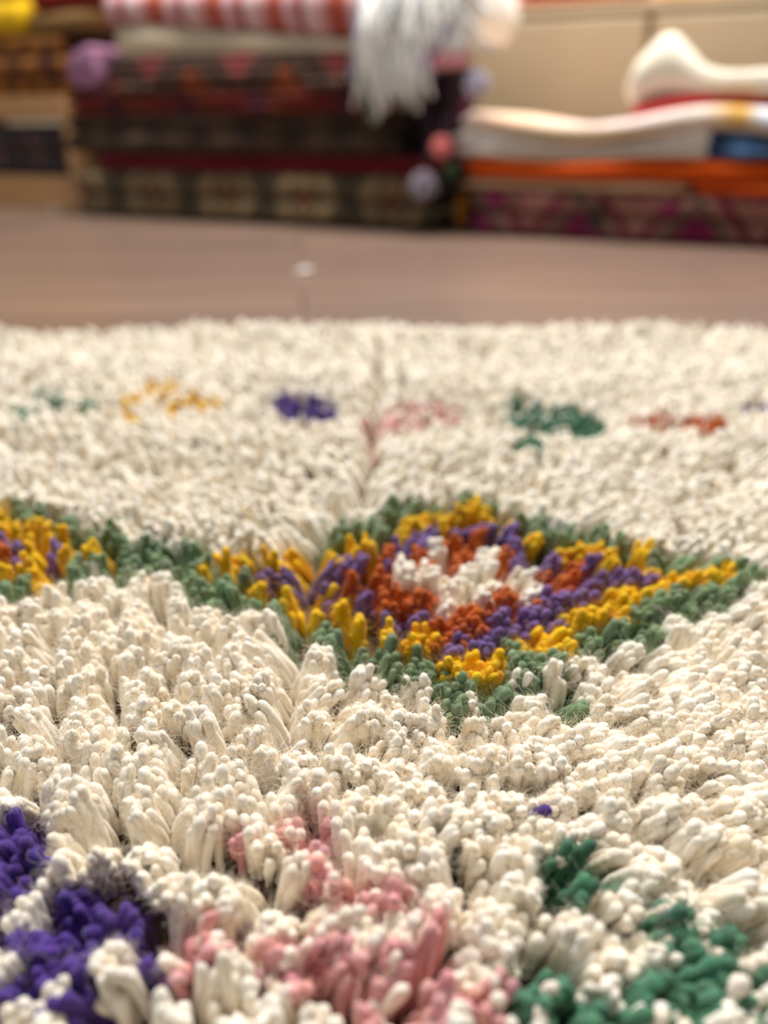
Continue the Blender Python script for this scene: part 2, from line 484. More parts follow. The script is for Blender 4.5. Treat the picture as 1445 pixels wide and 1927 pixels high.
def shaggy_throw():
    u0, u1 = U(684, 60), U(893, 60)
    zt = Z(790, -60)
    uc = (u0 + u1) / 2
    root = empty('shaggy_throw', row_world(uc, 0.0, zl[4]), YAW)
    tag(root, 'white shaggy wool throw hanging over the right end of the tall stack', 'throw')
    W = (u1 - u0) / 2
    fold_layer_mesh(-W, W, 0.34, lambda u: 0.0 * u + 0.02, lambda u: 0 * u + (zt - zl[4]), 0.0,
                    plain('white_wool', srgb(244, 240, 230)), root, (0, zt - zl[4]), 77, 'throw_body')
    r = np.random.default_rng(5)
    n = 420
    bu = r.uniform(-W, W, n); right = bu > W * 0.12
    bz = (zt - zl[4]) * r.uniform(0.25, 1.0, n)
    ln = np.where(right, r.uniform(0.05, 0.085, n), r.uniform(0.08, 0.17, n))
    base = np.stack([bu, r.uniform(-0.002, 0.012, n), bz], 1)
    out = r.uniform(0.006, 0.03, n)
    tipz = np.where(right, np.maximum(bz - ln, -0.012), bz - ln)
    tip = np.stack([bu + r.normal(0, 0.02, n), -out, tipz], 1)
    ctrl = np.stack([bu, -out * 1.7, (bz + tipz) / 2 + 0.02], 1)
    V, Q, UV, sid = strands_geo(base, ctrl, tip, r.uniform(0.002, 0.0045, n), 6, 9, 0.05, 3, twist=0.03)
    dye = np.array([srgb(244, 242, 236)]) * np.ones((n, 1))
    dye = np.where((r.random(n) < 0.07)[:, None], np.array(srgb(150, 150, 176)), dye)
    dye = np.where(((r.random(n) < 0.25) & (tipz < -0.02))[:, None], np.array(srgb(150, 165, 150)), dye)
    o = np_mesh('fringe', V, Q, WOOL, root, dye=dye[sid], uv=UV); o['kind'] = 'stuff'
    # pink border along the lower right edge
    n = 60
    bu = r.uniform(W * 0.1, W * 0.95, n)
    base = np.stack([bu, np.full(n, -0.012), np.full(n, -0.002)], 1)
    tip = np.stack([bu + r.normal(0, .004, n), -0.02 - r.uniform(0, .01, n), r.uniform(-0.04, -0.022, n)], 1)
    V, Q, UV, sid = strands_geo(base, (base + tip) / 2 + [0, -0.008, 0], tip, 0.0045, 6, 8, 0.05, 4)
    dye = np.where((bu < W * 0.4)[:, None], np.array(srgb(168, 84, 130)), np.array(srgb(232, 160, 164)))
    o = np_mesh('pink_border', V, Q, WOOL, root, dye=dye[sid], uv=UV); o['label'] = 'pink and magenta yarn border'; o['kind'] = 'stuff'
shaggy_throw()

def pompom(label, px, py, v, r_, col, seed, cord_to=None):
    u, z = row(px, py, v)
    root = empty('pompom', row_world(u, v, z - r_), YAW); tag(root, label, 'pompom', 'yarn pompoms between the two stacks')
    r = np.random.default_rng(seed); n = 150
    d = r.standard_normal((n, 3)); d /= np.linalg.norm(d, axis=1, keepdims=True)
    c = np.array([0, 0, r_])
    V, Q, UV, sid = strands_geo(c + d * r_ * 0.1, c + d * r_ * 0.6, c + d * r_ * r.uniform(0.9, 1.05, (n, 1)), r_ * 0.14, 6, 7, 0.05, seed)
    np_mesh('yarn_ball', V, Q, WOOL, root, dye=np.ones((len(V), 1)) * np.array([col]), uv=UV)
    if cord_to is not None:
        u2, z2 = row(cord_to[0], cord_to[1], cord_to[2])
        b = np.array([[0, 0, 2 * r_ * 0.8]]); t = np.array([[u2 - u, cord_to[2] - v, z2 - z + r_]])
        V, Q, UV, sid = strands_geo(b, (b + t) / 2 + [[0.004, -0.006, 0]], t, 0.002, 6, 9, 0.05, 2)
        np_mesh('cord', V, Q, WOOL, root, dye=np.ones((len(V), 1)) * np.array([srgb(90, 60, 70)]), uv=UV)
pompom('pink yarn pompom hanging beside the orange textile', 831, 276, -0.03, 0.022, srgb(236, 140, 134), 1, (840, 215, 0.02))
pompom('dark green yarn pompom just below the pink pompom', 848, 322, -0.018, 0.017, srgb(66, 92, 58), 2, (850, 215, 0.02))
pompom('grey lavender yarn pompom lowest of the hanging pompoms', 797, 350, -0.045, 0.03, srgb(150, 140, 150), 3, (815, 225, 0.02))
pompom('pale lavender yarn pompom beside the shaggy throw and beige cabinet', 897, 158, -0.01, 0.026, srgb(196, 190, 206), 4, (890, 120, 0.0))

# ---- right stack (stands nearer, same row)
zr = [0.0, Z(1150, 362), Z(1150, 342), Z(1150, 297), Z(1150, 245), Z(1150, 205), Z(1150, 184)]
def chev(w, u, v):
    fu = w.math('ABSOLUTE', w.math('SUBTRACT', w.math('FRACT', w.math('DIVIDE', w.math('ADD', u, 10.02), 0.215)), 0.5))
    d = w.math('ADD', w.math('MULTIPLY', fu, 1.6), w.math('MULTIPLY', w.math('SUBTRACT', 1.0, v), 0.55))
    d = w.math('ADD', d, w.math('MULTIPLY', w.math('SUBTRACT', w.noise(30, 2), 0.5), 0.12))
    c = w.ramp(d, [(0, srgb(150, 60, 90)), (0.12, srgb(146, 100, 84)), (0.5, srgb(100, 16, 36)), (0.64, srgb(138, 96, 80)), (0.82, srgb(56, 62, 48)), (0.9, srgb(130, 88, 74)), (0.97, srgb(120, 30, 66))])
    spot = w.n('ShaderNodeTexVoronoi'); spot.inputs['Scale'].default_value = 16
    w.link(w.n('ShaderNodeTexCoord').outputs['Object'], spot.inputs['Vector'])
    c = w.mix(w.ramp(spot.outputs['Distance'], [(0, (1, 1, 1)), (0.26, (0, 0, 0))]), c, w.ramp(w.noise(12, 1), [(0, srgb(50, 60, 46)), (0.5, srgb(136, 36, 86))]))
    return c
m_chev = cloth('maroon_chevron', chev)
bu0, bu1 = U(872, 400), U(1640, 420)
kb = folded('maroon_chevron_kilim', 'maroon and pink chevron kilim folded at the bottom of the low stack', 'kilim',
       bu0, bu1, zr[0], zr[1], 0.0, 0.46, 2, m_chev)
m_must = plain('mustard_wool', srgb(176, 116, 20))
folded('mustard_blanket', 'mustard blanket end tucked beside the maroon chevron kilim', 'blanket',
       U(846, 400), bu0 - 0.004, 0.0, zr[1] - 0.002, 0.02, 0.4, 1, m_must)
m_tan = cloth('tan_band', bands([(0, srgb(150, 112, 82)), (0.4, srgb(190, 156, 118)), (0.8, srgb(170, 128, 92))], 'EASE'))
folded('tan_blanket', 'tan blanket folded between maroon chevron kilim and orange textile', 'blanket',
       U(862, 340), U(1300, 350), zr[1], zr[2], 0.004, 0.44, 1, m_tan)
m_or = plain('orange_wool', srgb(206, 78, 4))
zo = zr[2]
folded('orange_blanket', 'bright orange blanket folded in the low stack beneath the cream cloths', 'blanket',
       U(868, 310), U(1640, 320), zo, zr[3], 0.0, 0.45, 1, m_or, top=lambda u: -0.010 * np.sin(np.clip((u - U(900, 300)) / 0.3, 0, 1) * math.pi))
folded('orange_flap', 'orange textile folded under the orange blanket at its right end', 'textile',
       U(1306, 350), U(1640, 350), zr[1], zr[2], -0.006, 0.44, 1, m_or)
dip = lambda a: (lambda u: a * (np.cos((u - U(870, 250)) / (U(1330, 250) - U(870, 250)) * 2 * math.pi) - 1) * 0.5)
def creamp(w, u, v):
    c = w.ramp(w.math('ADD', v, w.math('MULTIPLY', w.noise(7, 2), 0.3)), [(0, srgb(200, 176, 140)), (0.4, srgb(226, 214, 198)), (0.62, srgb(206, 196, 184)), (0.8, srgb(236, 226, 214))], 'EASE')
    blue = w.math('GREATER_THAN', u, U(1332, 270) - (U(845, 270) + U(1640, 270)) / 2)
    return w.mix(blue, c, w.ramp(w.math('FRACT', w.math('MULTIPLY', u, 11.0)), [(0, srgb(58, 88, 124)), (0.5, srgb(40, 58, 84)), (0.8, srgb(76, 110, 148))], 'EASE'))
folded('cream_cloth', 'cream cloth with blue striped end folded on the orange blanket', 'cloth',
       U(845, 270), U(1640, 270), zr[3], zr[4], -0.004, 0.42, 2, cloth('cream_blue', creamp), top=dip(0.026),
       bot=lambda u: -0.010 * np.sin(np.clip((u - U(900, 300)) / 0.3, 0, 1) * math.pi))
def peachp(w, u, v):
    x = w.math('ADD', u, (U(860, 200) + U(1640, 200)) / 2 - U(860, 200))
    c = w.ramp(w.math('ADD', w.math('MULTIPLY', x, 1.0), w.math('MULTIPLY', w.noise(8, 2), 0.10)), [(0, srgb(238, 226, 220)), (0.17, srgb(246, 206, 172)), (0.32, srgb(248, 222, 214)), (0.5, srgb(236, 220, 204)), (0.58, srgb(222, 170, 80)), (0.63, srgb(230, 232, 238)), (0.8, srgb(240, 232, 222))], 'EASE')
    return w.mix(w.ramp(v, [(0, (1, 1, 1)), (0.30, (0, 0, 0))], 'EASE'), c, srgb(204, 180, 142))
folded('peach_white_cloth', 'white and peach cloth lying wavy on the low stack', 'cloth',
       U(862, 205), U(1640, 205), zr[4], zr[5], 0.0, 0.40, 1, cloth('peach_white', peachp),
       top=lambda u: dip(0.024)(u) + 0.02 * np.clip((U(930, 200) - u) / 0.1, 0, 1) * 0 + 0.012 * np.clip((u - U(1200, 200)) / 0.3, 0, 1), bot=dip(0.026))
rise = lambda u: dip(0.024)(u) + 0.012 * np.clip((u - U(1200, 200)) / 0.3, 0, 1)
folded('red_edge_cloth', 'thin red cloth folded under the peaked cream cloth', 'cloth',
       U(1178, 180), U(1640, 180), zr[5], zr[5] + 0.020, 0.04, 0.34, 1, plain('red_wool', srgb(176, 44, 40)), bot=rise, top=rise)
zpk = zr[5] + 0.020
folded('peaked_cream_cloth', 'crumpled cream cloth with a raised peak on top of the low stack', 'cloth',
       U(1172, 120), U(1640, 120), zpk, zpk + 0.05, 0.05, 0.32, 1, plain('ivory_cotton', srgb(238, 226, 204)), bot=rise,
       top=lambda u: rise(u) * 0.5 + 0.075 * np.exp(-((u - U(1240, 120)) / 0.055) ** 2) - 0.012 + 0.02 * np.clip((u - U(1400, 120)) / 0.2, 0, 1))

# ---- beige cabinet behind the low stack, textiles lying on it
m_beige = NT('beige_paint'); bn = m_beige.noise(5, 3)
m_beige.link(m_beige.ramp(bn, [(0.3, srgb(176, 154, 120)), (0.7, srgb(184, 162, 128))], 'LINEAR'), m_beige.b.inputs['Base Color'])
m_beige.b.inputs['Roughness'].default_value = 0.55; m_beige = m_beige.m
VC = 0.56
cu0, cu1 = U(880, 80, VC), U(1600, 80, VC)
zc = Z(1100, 8, VC)
cab = empty('cabinet', row_world((cu0 + cu1) / 2, VC, 0), YAW); tag(cab, 'low beige painted cabinet standing behind the low stack', 'cabinet')
hw = (cu1 - cu0) / 2
box_obj('body', (-hw, hw, 0.02, 0.46, 0.0, zc - 0.02), m_beige, cab, bevel=0.004)
box_obj('top', (-hw - 0.01, hw + 0.01, 0.0, 0.48, zc - 0.02, zc), m_beige, cab, bevel=0.005)
us = U(1222, 60, VC) - (cu0 + cu1) / 2
for a, b_ in ((-hw + 0.012, us - 0.008), (us + 0.008, hw - 0.012)):
    dr = box_obj('door', (a, b_, 0.0, 0.02, 0.03, zc - 0.028), m_beige, cab, bevel=0.006)
for (nm, lb, p0, p1, h, col) in (
    ('pink_textile', 'pale pink textile on the beige cabinet above its left door', 895, 975, 0.06, srgb(246, 190, 170)),
    ('russet_textile', 'russet textile on the beige cabinet beside the pale pink one', 980, 1190, 0.06, srgb(182, 96, 60)),
    ('apricot_textile', 'apricot textile on the beige cabinet above its right door', 1228, 1370, 0.05, srgb(250, 186, 110)),
    ('white_textile', 'white textile on the beige cabinet at the right edge', 1375, 1560, 0.05, srgb(246, 238, 224))):
    folded(nm, lb, 'textile', U(p0, 0, VC), U(p1, 0, VC), zc, zc + h, VC + 0.01, 0.36, 2, plain(nm + '_wool', col), jag=0.006)

# ---- wooden shelf with textiles at the far left
VS = 0.10
su0, su1 = U(-190, 200, VS), U(118, 200, VS)
shelf_wood = NT('shelf_wood'); tcs = shelf_wood.n('ShaderNodeTexCoord'); mps = shelf_wood.n('ShaderNodeMapping')
mps.inputs['Scale'].default_value = (4, 60, 60); shelf_wood.link(tcs.outputs['Object'], mps.inputs[0])
shelf_wood.link(shelf_wood.ramp(shelf_wood.noise(1, 4, mps.outputs[0]), [(0.3, srgb(168, 122, 76)), (0.7, srgb(196, 148, 98))], 'LINEAR'), shelf_wood.b.inputs['Base Color'])
shelf_wood.b.inputs['Roughness'].default_value = 0.5; shelf_wood = shelf_wood.m
sc_ = (su0 + su1) / 2; sw = (su1 - su0) / 2
shelf = empty('wooden_shelf', row_world(sc_, VS, 0), YAW); tag(shelf, 'low tan wooden shelf holding textiles left of the tall stack', 'shelf')
zt1, zt0 = Z(60, 181, VS), Z(60, 222, VS)
zb1 = Z(60, 332, VS)
box_obj('shelf_board', (-sw, sw, 0, 0.36, zt0, zt1), shelf_wood, shelf, bevel=0.003)
box_obj('shelf_board', (-sw, sw, 0.02, 0.36, 0.0, zb1), shelf_wood, shelf, bevel=0.003)
box_obj('side_panel', (-sw, -sw + 0.02, 0.01, 0.36, zb1, zt0), shelf_wood, shelf, bevel=0.002)
box_obj('side_panel', (sw - 0.02, sw, 0.01, 0.36, zb1, zt0), shelf_wood, shelf, bevel=0.002)
m_navy = cloth('navy_kilim', diamonds([(0, srgb(120, 86, 66)), (0.2, srgb(48, 46, 62)), (0.45, srgb(96, 72, 48)), (0.6, srgb(40, 42, 56))], 0.14, 1.0))
folded('navy_kilim', 'dark navy patterned kilim folded inside the wooden shelf', 'kilim', su0 + 0.03, su1 - 0.03, zb1, zb1 + (zt0 - zb1) * 0.9, VS + 0.02, 0.3, 2, m_navy)
m_rust = cloth('rust_kilim', diamonds([(0, srgb(92, 50, 26)), (0.25, srgb(150, 94, 34)), (0.5, srgb(100, 58, 30)), (0.7, srgb(158, 100, 30))], 0.22, 1.0))
zz2 = Z(60, 62, VS)
folded('rust_brown_kilim', 'rust brown kilim folded on top of the wooden shelf', 'kilim', su0 + 0.01, su1 + 0.02, zt1, zz2, VS + 0.02, 0.3, 3, m_rust)
zz3 = Z(60, 18, VS)
folded('olive_blanket', 'olive blanket folded on the rust brown kilim', 'blanket', U(32, 40, VS), U(215, 40, VS), zz2, zz3, VS + 0.03, 0.28, 1, plain('olive_wool', srgb(140, 104, 56)))
folded('dark_red_blanket', 'dark red blanket folded on the olive blanket', 'blanket', U(34, 10, VS), U(205, 10, VS), zz3, zz3 + 0.06, VS + 0.03, 0.28, 1, plain('dark_red_wool', srgb(140, 34, 20)))
folded('yellow_blanket', 'bright yellow blanket folded on the rust brown kilim at the left edge', 'blanket', U(-150, 20, VS), U(28, 20, VS), zz2, zz2 + 0.5, VS + 0.02, 0.28, 6, plain('yellow_wool', srgb(240, 190, 20)))

# scraps of wool lint on the floor
def lint(label, px, py, size, col, seed):
    p = on_plane(px, py, 0.0); r = np.random.default_rng(seed); n = 26
    b = np.stack([r.normal(0, size * .3, n), r.normal(0, size * .3, n), r.uniform(0.002, 0.004, n)], 1)
    t = b + np.stack([r.normal(0, size * .5, n), r.normal(0, size * .5, n), r.uniform(0.0, 0.003, n)], 1)
    V, Q, UV, sid = strands_geo(b, (b + t) / 2 + [0, 0, 0.001], t, 0.0018, 5, 7, 0.05, seed)
    o = np_mesh('wool_lint', V, Q, WOOL, None, tuple(p), dye=np.ones((len(V), 1)) * np.array([col]), uv=UV)
    tag(o, label, 'lint')
lint('small white scrap of wool lint on the open wooden floor', 575, 514, 0.014, srgb(225, 215, 210), 1)
lint('grey scrap of wool lint by the left end of the tall stack', 100, 398, 0.02, srgb(180, 170, 160), 2)

# ------------------------------------------------------------------ the shaggy rug
PILE = 0.024                       # pile height over the backing
BASE = 0.006
ZTOP = BASE + PILE * 0.82
RUG_X0, RUG_X1 = -0.62, 0.62
RUG_Y0 = -0.10
EDGE_ROW = 611
RUG_Y1 = float(on_plane(722, EDGE_ROW, BASE + PILE)[1])

IVORY = srgb(248, 240, 226)
DYE = {'ivory': IVORY, 'yellow': srgb(234, 184, 2), 'violet': srgb(122, 94, 144), 'rust': srgb(186, 90, 26),
       'sage': srgb(126, 144, 108), 'green': srgb(76, 122, 94), 'pink': srgb(214, 156, 153), 'deep_violet': srgb(82, 56, 132)}
TUFT_NAME = {'ivory': 'ivory_tuft', 'yellow': 'yellow_tuft', 'violet': 'violet_tuft', 'rust': 'rust_tuft',
             'sage': 'sage_green_tuft', 'green': 'green_tuft', 'pink': 'pink_tuft', 'deep_violet': 'deep_violet_tuft'}

# knots of the patterns, read off the photograph: (x, y, strands)
KNOTS = {
 'yellow': [(427,1066,10),(392,1080,4),(504,1050,9),(552,1068,5),(596,1038,5),(574,1052,5),(666,1012,11),(706,1024,10),(492,1118,10),(552,1124,11),(589,1112,5),
   (594,1150,7),(641,1142,11),(672,1182,8),(762,977,9),(787,985,8),(819,975,7),(862,964,7),(897,960,8),(922,967,8),(966,992,8),(996,1004,7),(829,997,5),
   (730,1209,11),(784,1212,9),(800,1184,5),(814,1188,4),(854,1250,10),(837,1236,5),(879,1251,6),(909,1252,11),(936,1251,5),(981,1206,8),(989,1176,3),(1029,1201,9),
   (1094,1030,7),(1124,1030,6),(1161,1047,7),(1051,1037,6),(1215,1047,8),(1144,1064,7),(1235,1074,6),(1262,1087,6),(1296,1087,6),(1245,1098,5),(1322,1086,5),(1363,1084,6),
   (1346,1092,5),(1385,1082,5),(1148,1111,7),(1188,1107,8),(1222,1117,8),(1168,1134,7),(1087,1154,9),(1104,1168,6),(1138,1158,8),(1165,1152,5),(1050,1203,9),(1066,1222,7),(1061,1144,4),
   (3,972,6),(20,993,8),(52,996,8),(41,1022,5),(76,1022,8),(70,1038,6),(122,1025,10),(154,1048,7),(116,1054,5),(198,1039,7),(17,1091,8),(44,1089,7),(67,1080,7),(55,1100,5)],
 'violet': [(502,1084,8),(532,1072,5),(592,1068,10),(564,1080,6),(624,1104,9),(666,1045,7),(649,1062,6),(681,1116,9),(721,1049,6),(750,1017,6),(780,1020,8),(799,1010,7),(814,995,5),
   (867,992,8),(911,992,8),(890,985,6),(944,1005,8),(989,1030,10),(974,1054,6),(737,1171,9),(787,1167,10),(941,1159,9),(956,1178,7),(996,1159,8),(1024,1122,7),(1029,1169,9),(911,1204,8),
   (852,1224,9),(921,1226,8),(899,1216,6),(844,1196,4),(1040,1060,9),(1111,1050,6),(1128,1084,8),(1158,1084,8),(1195,1077,8),(1218,1086,6),(1022,1140,8),(1045,1134,8),(1061,1114,7),
   (1087,1134,8),(1111,1114,6),(1003,1170,5),(15,1028,8),(41,1048,7),(93,1060,9),(38,1071,7),(4,1040,5)],
 'rust': [(661,1081,9),(706,1079,10),(731,1114,8),(750,1049,11),(852,1007,9),(864,1035,6),(892,1010,5),(946,1047,11),(799,1037,6),(827,1062,6),(742,1108,10),(792,1126,11),(941,1124,8),
   (966,1119,7),(874,1136,4),(839,1172,8),(864,1186,7),(899,1180,8),(904,1154,7),(859,1154,6),(829,1199,7),(866,1200,7),(981,1147,5),(1027,1076,8),(1077,1081,8),(1091,1060,7),(1071,1101,7),
   (1101,1101,7),(1052,1096,6),(925,1140,6),(12,1062,9)],
 'ivory': [(829,1027,7),(901,1040,9),(802,1058,8),(864,1067,9),(912,1062,8),(775,1094,8),(819,1090,8),(854,1109,10),(879,1088,8),(911,1104,9),(944,1094,8),(964,1082,7),(994,1080,8),(994,1114,8),
   (839,1140,8),(899,1130,7),(747,1084,6),(504,982,14),(976,1276,2),(1064,1286,5),(901,1312,4),(762,1287,3),(806,1296,3),(166,1094,2),(1289,1738,2),(1396,1822,1),(210,1800,12),(236,1850,12),
   (33,1730,13),(13,1819,10),(89,1898,14),(40,1915,12)],
 'sage': [(395,1112,8),(432,1105,8),(465,1145,8),(495,1160,9),(539,1155,9),(552,1183,8),(587,1184,8),(606,1181,6),(599,1203,7),(639,1211,9),(671,1231,8),(502,1004,5),(592,1007,7),(619,1002,7),
   (387,1045,7),(475,1084,6),(729,962,8),(679,972,8),(701,977,7),(740,945,8),(655,985,6),(827,947,7),(874,941,7),(966,967,7),(931,948,7),(1011,980,7),(722,1231,7),(725,1262,10),(799,1254,8),
   (787,1271,8),(839,1268,6),(966,1211,7),(964,1254,9),(994,1246,8),(1029,1246,9),(1057,1010,7),(1094,1007,7),(1030,1000,7),(1161,1027,8),(1202,1027,8),(1130,1012,7),(1279,1067,7),(1312,1067,7),
   (1250,1056,6),(1346,1060,7),(1376,1064,7),(1423,1081,9),(1403,1087,7),(1279,1111,9),(1326,1118,9),(1363,1111,9),(1390,1104,8),(1412,1098,7),(1202,1158,9),(1238,1148,9),(1265,1138,9),
   (1262,1168,8),(1238,1188,8),(1289,1163,8),(1168,1188,9),(1190,1203,8),(1108,1198,10),(1124,1217,9),(1034,1250,10),(994,1250,8),(1002,1279,8),(850,1292,9),(872,1299,9),(858,1322,8),(928,1312,8),
   (938,1330,7),(1034,1262,8),(1081,1312,7),(735,1273,8),(803,1266,7),(840,1278,7),(29,952,7),(78,975,8),(102,1004,8),(137,1004,8),(44,980,5),(174,1019,8),(203,1010,8),(217,1001,6),(128,1081,13),
   (142,1095,9),(189,1074,11),(267,1036,10),(238,1045,8),(262,1060,8),(302,1045,8),(317,1071,9),(358,1068,9),(375,1039,8),(383,1056,7),(358,1112,8),(387,1108,7),(372,1130,8),(15,1118,9),(6,1134,8),
   (340,1050,8),(290,1066,7),(38,1106,5),(232,1022,7),(420,1132,7),(450,1125,7),(337,1090,7)],
 'deep_violet': [(4,1569,8),(27,1558,7),(18,1626,9),(44,1620,9),(40,1600,7),(64,1637,8),(27,1668,9),(22,1686,7),(53,1684,8),(78,1602,8),(151,1666,6),(124,1695,7),(206,1733,10),(195,1745,8),(82,1753,6),
   (40,1781,8),(113,1788,9),(153,1786,9),(82,1826,9),(142,1823,9),(158,1845,9),(4,1879,9),(164,1887,8),(275,1826,5),(201,1777,5),(130,1852,7),(105,1700,6),(175,1915,7)],
 'pink': [(462,1573,6),(548,1579,6),(589,1607,8),(630,1561,4),(589,1639,8),(617,1643,8),(658,1684,7),(699,1675,9),(685,1703,8),(740,1703,8),(758,1689,6),(361,1776,6),(352,1808,7),(388,1812,7),
   (430,1785,7),(489,1785,8),(530,1780,9),(498,1812,7),(576,1799,8),(567,1821,7),(635,1812,7),(699,1812,9),(676,1835,9),(722,1840,9),(758,1776,9),(777,1796,9),(818,1764,7),(799,1819,8),(831,1855,9),
   (859,1867,9),(905,1853,9),(927,1864,7),(768,1899,9),(813,1894,9),(827,1913,8),(713,1913,9),(955,1913,8),(885,1890,8)],
 'green': [(1044,1624,9),(1022,1628,7),(1053,1651,7),(1066,1658,5),(1148,1677,8),(1112,1694,9),(1272,1704,6),(1249,1731,9),(1255,1765,9),(1296,1771,9),(1322,1775,10),(1346,1790,9),(1361,1810,8),
   (1329,1835,9),(1346,1862,9),(1396,1849,9),(1430,1845,9),(1440,1808,9),(1380,1889,9),(1430,1889,9),(1346,1899,9),(1212,1869,10),(1222,1896,9),(1269,1886,9),(1296,1886,9),(1077,1902,9),(1027,1886,9),
   (1007,1872,8),(1030,1908,8),(1145,1900,6),(1310,1860,8),(1400,1915,9),(1180,1915,8)],
}
# far pattern patches: (x, y, rx, ry, colour, share)
PATCHES = [(318,745,26,34,'yellow',.6),(285,722,14,20,'yellow',.7),(245,762,20,30,'yellow',.65),(375,752,34,18,'yellow',.7),
           (575,764,60,24,'deep_violet',.9),(525,748,36,14,'deep_violet',.6),
           (800,780,75,26,'pink',.5),(715,795,40,26,'pink',.45),(690,830,14,40,'pink',.3),
           (1045,785,85,27,'green',.8),(985,762,40,18,'green',.6),(1100,800,40,22,'green',.8),(1000,830,22,14,'green',.6),
           (1270,790,85,14,'rust',.6),(1340,792,26,16,'rust',.85),(1235,840,26,10,'rust',.25),(1420,762,34,10,'deep_violet',.5),
           (90,742,34,14,'green',.6),(145,760,36,12,'green',.55),(40,768,40,8,'green',.4),(20,800,30,8,'green',.3)]
# partings of the pile (polyline in the photograph, half width in metres, strength)
PARTINGS = [([(716,640),(706,760),(698,860),(655,930),(590,1010)], 0.022, 0.95),
            ([(590,1010),(566,1090),(553,1190),(548,1280),(528,1370)], 0.014, 0.6),
            ([(745,640),(748,760)], 0.016, 0.7),
            ([(628,1235),(622,1300),(600,1380)], 0.010, 0.5),
            ([(330,1440),(322,1500),(318,1570)], 0.012, 0.65),
            ([(735,1885),(790,1845),(835,1800)], 0.010, 0.6),
            ([(1066,1530),(1064,1610)], 0.009, 0.5), ([(1150,1520),(1140,1620)], 0.009, 0.5),
            ([(1000,1590),(985,1690),(960,1780)], 0.009, 0.4), ([(880,1600),(870,1720),(840,1800)], 0.010, 0.4),
            ([(110,1690),(150,1730),(185,1775)], 0.009, 0.5), ([(190,1850),(205,1927)], 0.008, 0.5)]
# lean of the pile (x, y, lean right, lean away)
LEAN = [(120,1250,-.02,-.08),(420,1300,-.02,-.02),(250,1500,-.05,-.08),(120,1700,-.2,-.1),(450,1180,-.08,.05),(620,1150,-.05,.18),(500,1000,-.25,.1),(760,1350,.05,-.30),(760,1500,.0,-.30),
        (560,1450,.1,-.1),(960,1380,.20,-.25),(1180,1330,.42,-.15),(1340,1280,.25,-.25),(1350,1480,.35,-.2),(1150,1560,.25,-.3),(940,1700,.05,-.3),(1150,1780,.4,-.1),(1380,1800,.5,-.15),
        (600,1650,.05,-.2),(600,1830,.2,.0),(760,1800,.25,.15),(400,1700,-.05,-.2),(1080,1110,.35,-.12),(1250,1100,.38,-.1),(1380,1090,.35,-.1),(880,1080,.05,.0),(880,1240,.05,-.1),(1060,1200,.3,-.1),
        (740,1020,.15,.1),(100,1040,-.1,.05),(280,1050,.0,-.05),(330,900,.0,-.25),(150,850,.0,-.2),(600,880,-.2,-.2),(820,880,.3,-.15),(1100,900,.25,-.1),(1350,950,.2,-.15),(300,700,.0,.1),(720,680,.0,.1),(1200,700,.1,.1)]
LEAN_P = np.array([on_plane(a, b, ZTOP)[:2] for a, b, _, _ in LEAN]); LEAN_V = np.array([(c, d) for _, _, c, d in LEAN])

def lean_at(xy):
    d2 = ((LEAN_P - xy) ** 2).sum(1) + 2e-4
    w = 1 / d2 ** 1.5
    return (LEAN_V * w[:, None]).sum(0) / w.sum()

PART = []
for pts, hw_, st in PARTINGS:
    P = np.array([on_plane(a, b, ZTOP)[:2] for a, b in pts])
    PART.append((P, hw_, st))
def parting(xy):
    """lean away from nearby partings and the distance to the closest"""
    L = np.zeros(2); best = 1.0; push = np.zeros(2)
    for P, hw_, st in PART:
        a, b = P[:-1], P[1:]; ab = b - a
        t = np.clip(((xy - a) * ab).sum(1) / (ab ** 2).sum(1), 0, 1)
        q = a + ab * t[:, None]; dv = xy - q; d = np.linalg.norm(dv, axis=1)
        k = int(d.argmin())
        if d[k] < hw_:
            nrm = dv[k] / (d[k] + 1e-6)
            L += nrm * st * 0.62 * (1 - d[k] / hw_); push += nrm * max(0, 0.0026 - d[k])
        best = min(best, d[k])
    return L, push, best

def undulate(x, y):
    return 0.003 * np.sin(x * 17 + 1.0) * np.sin(y * 13 + 0.6) + 0.004 * np.clip((y - 0.36) / 0.1, 0, 1) * np.sin(y * 44 + 1.5 * np.sin(x * 9 + 1)) + 0.006 * np.exp(-((x - 0.0) / 0.10) ** 2 - ((y - RUG_Y1 + 0.03) / 0.10) ** 2)

rugz = lambda x, y: BASE + np.maximum(undulate(x, y), -0.002) + 0.002

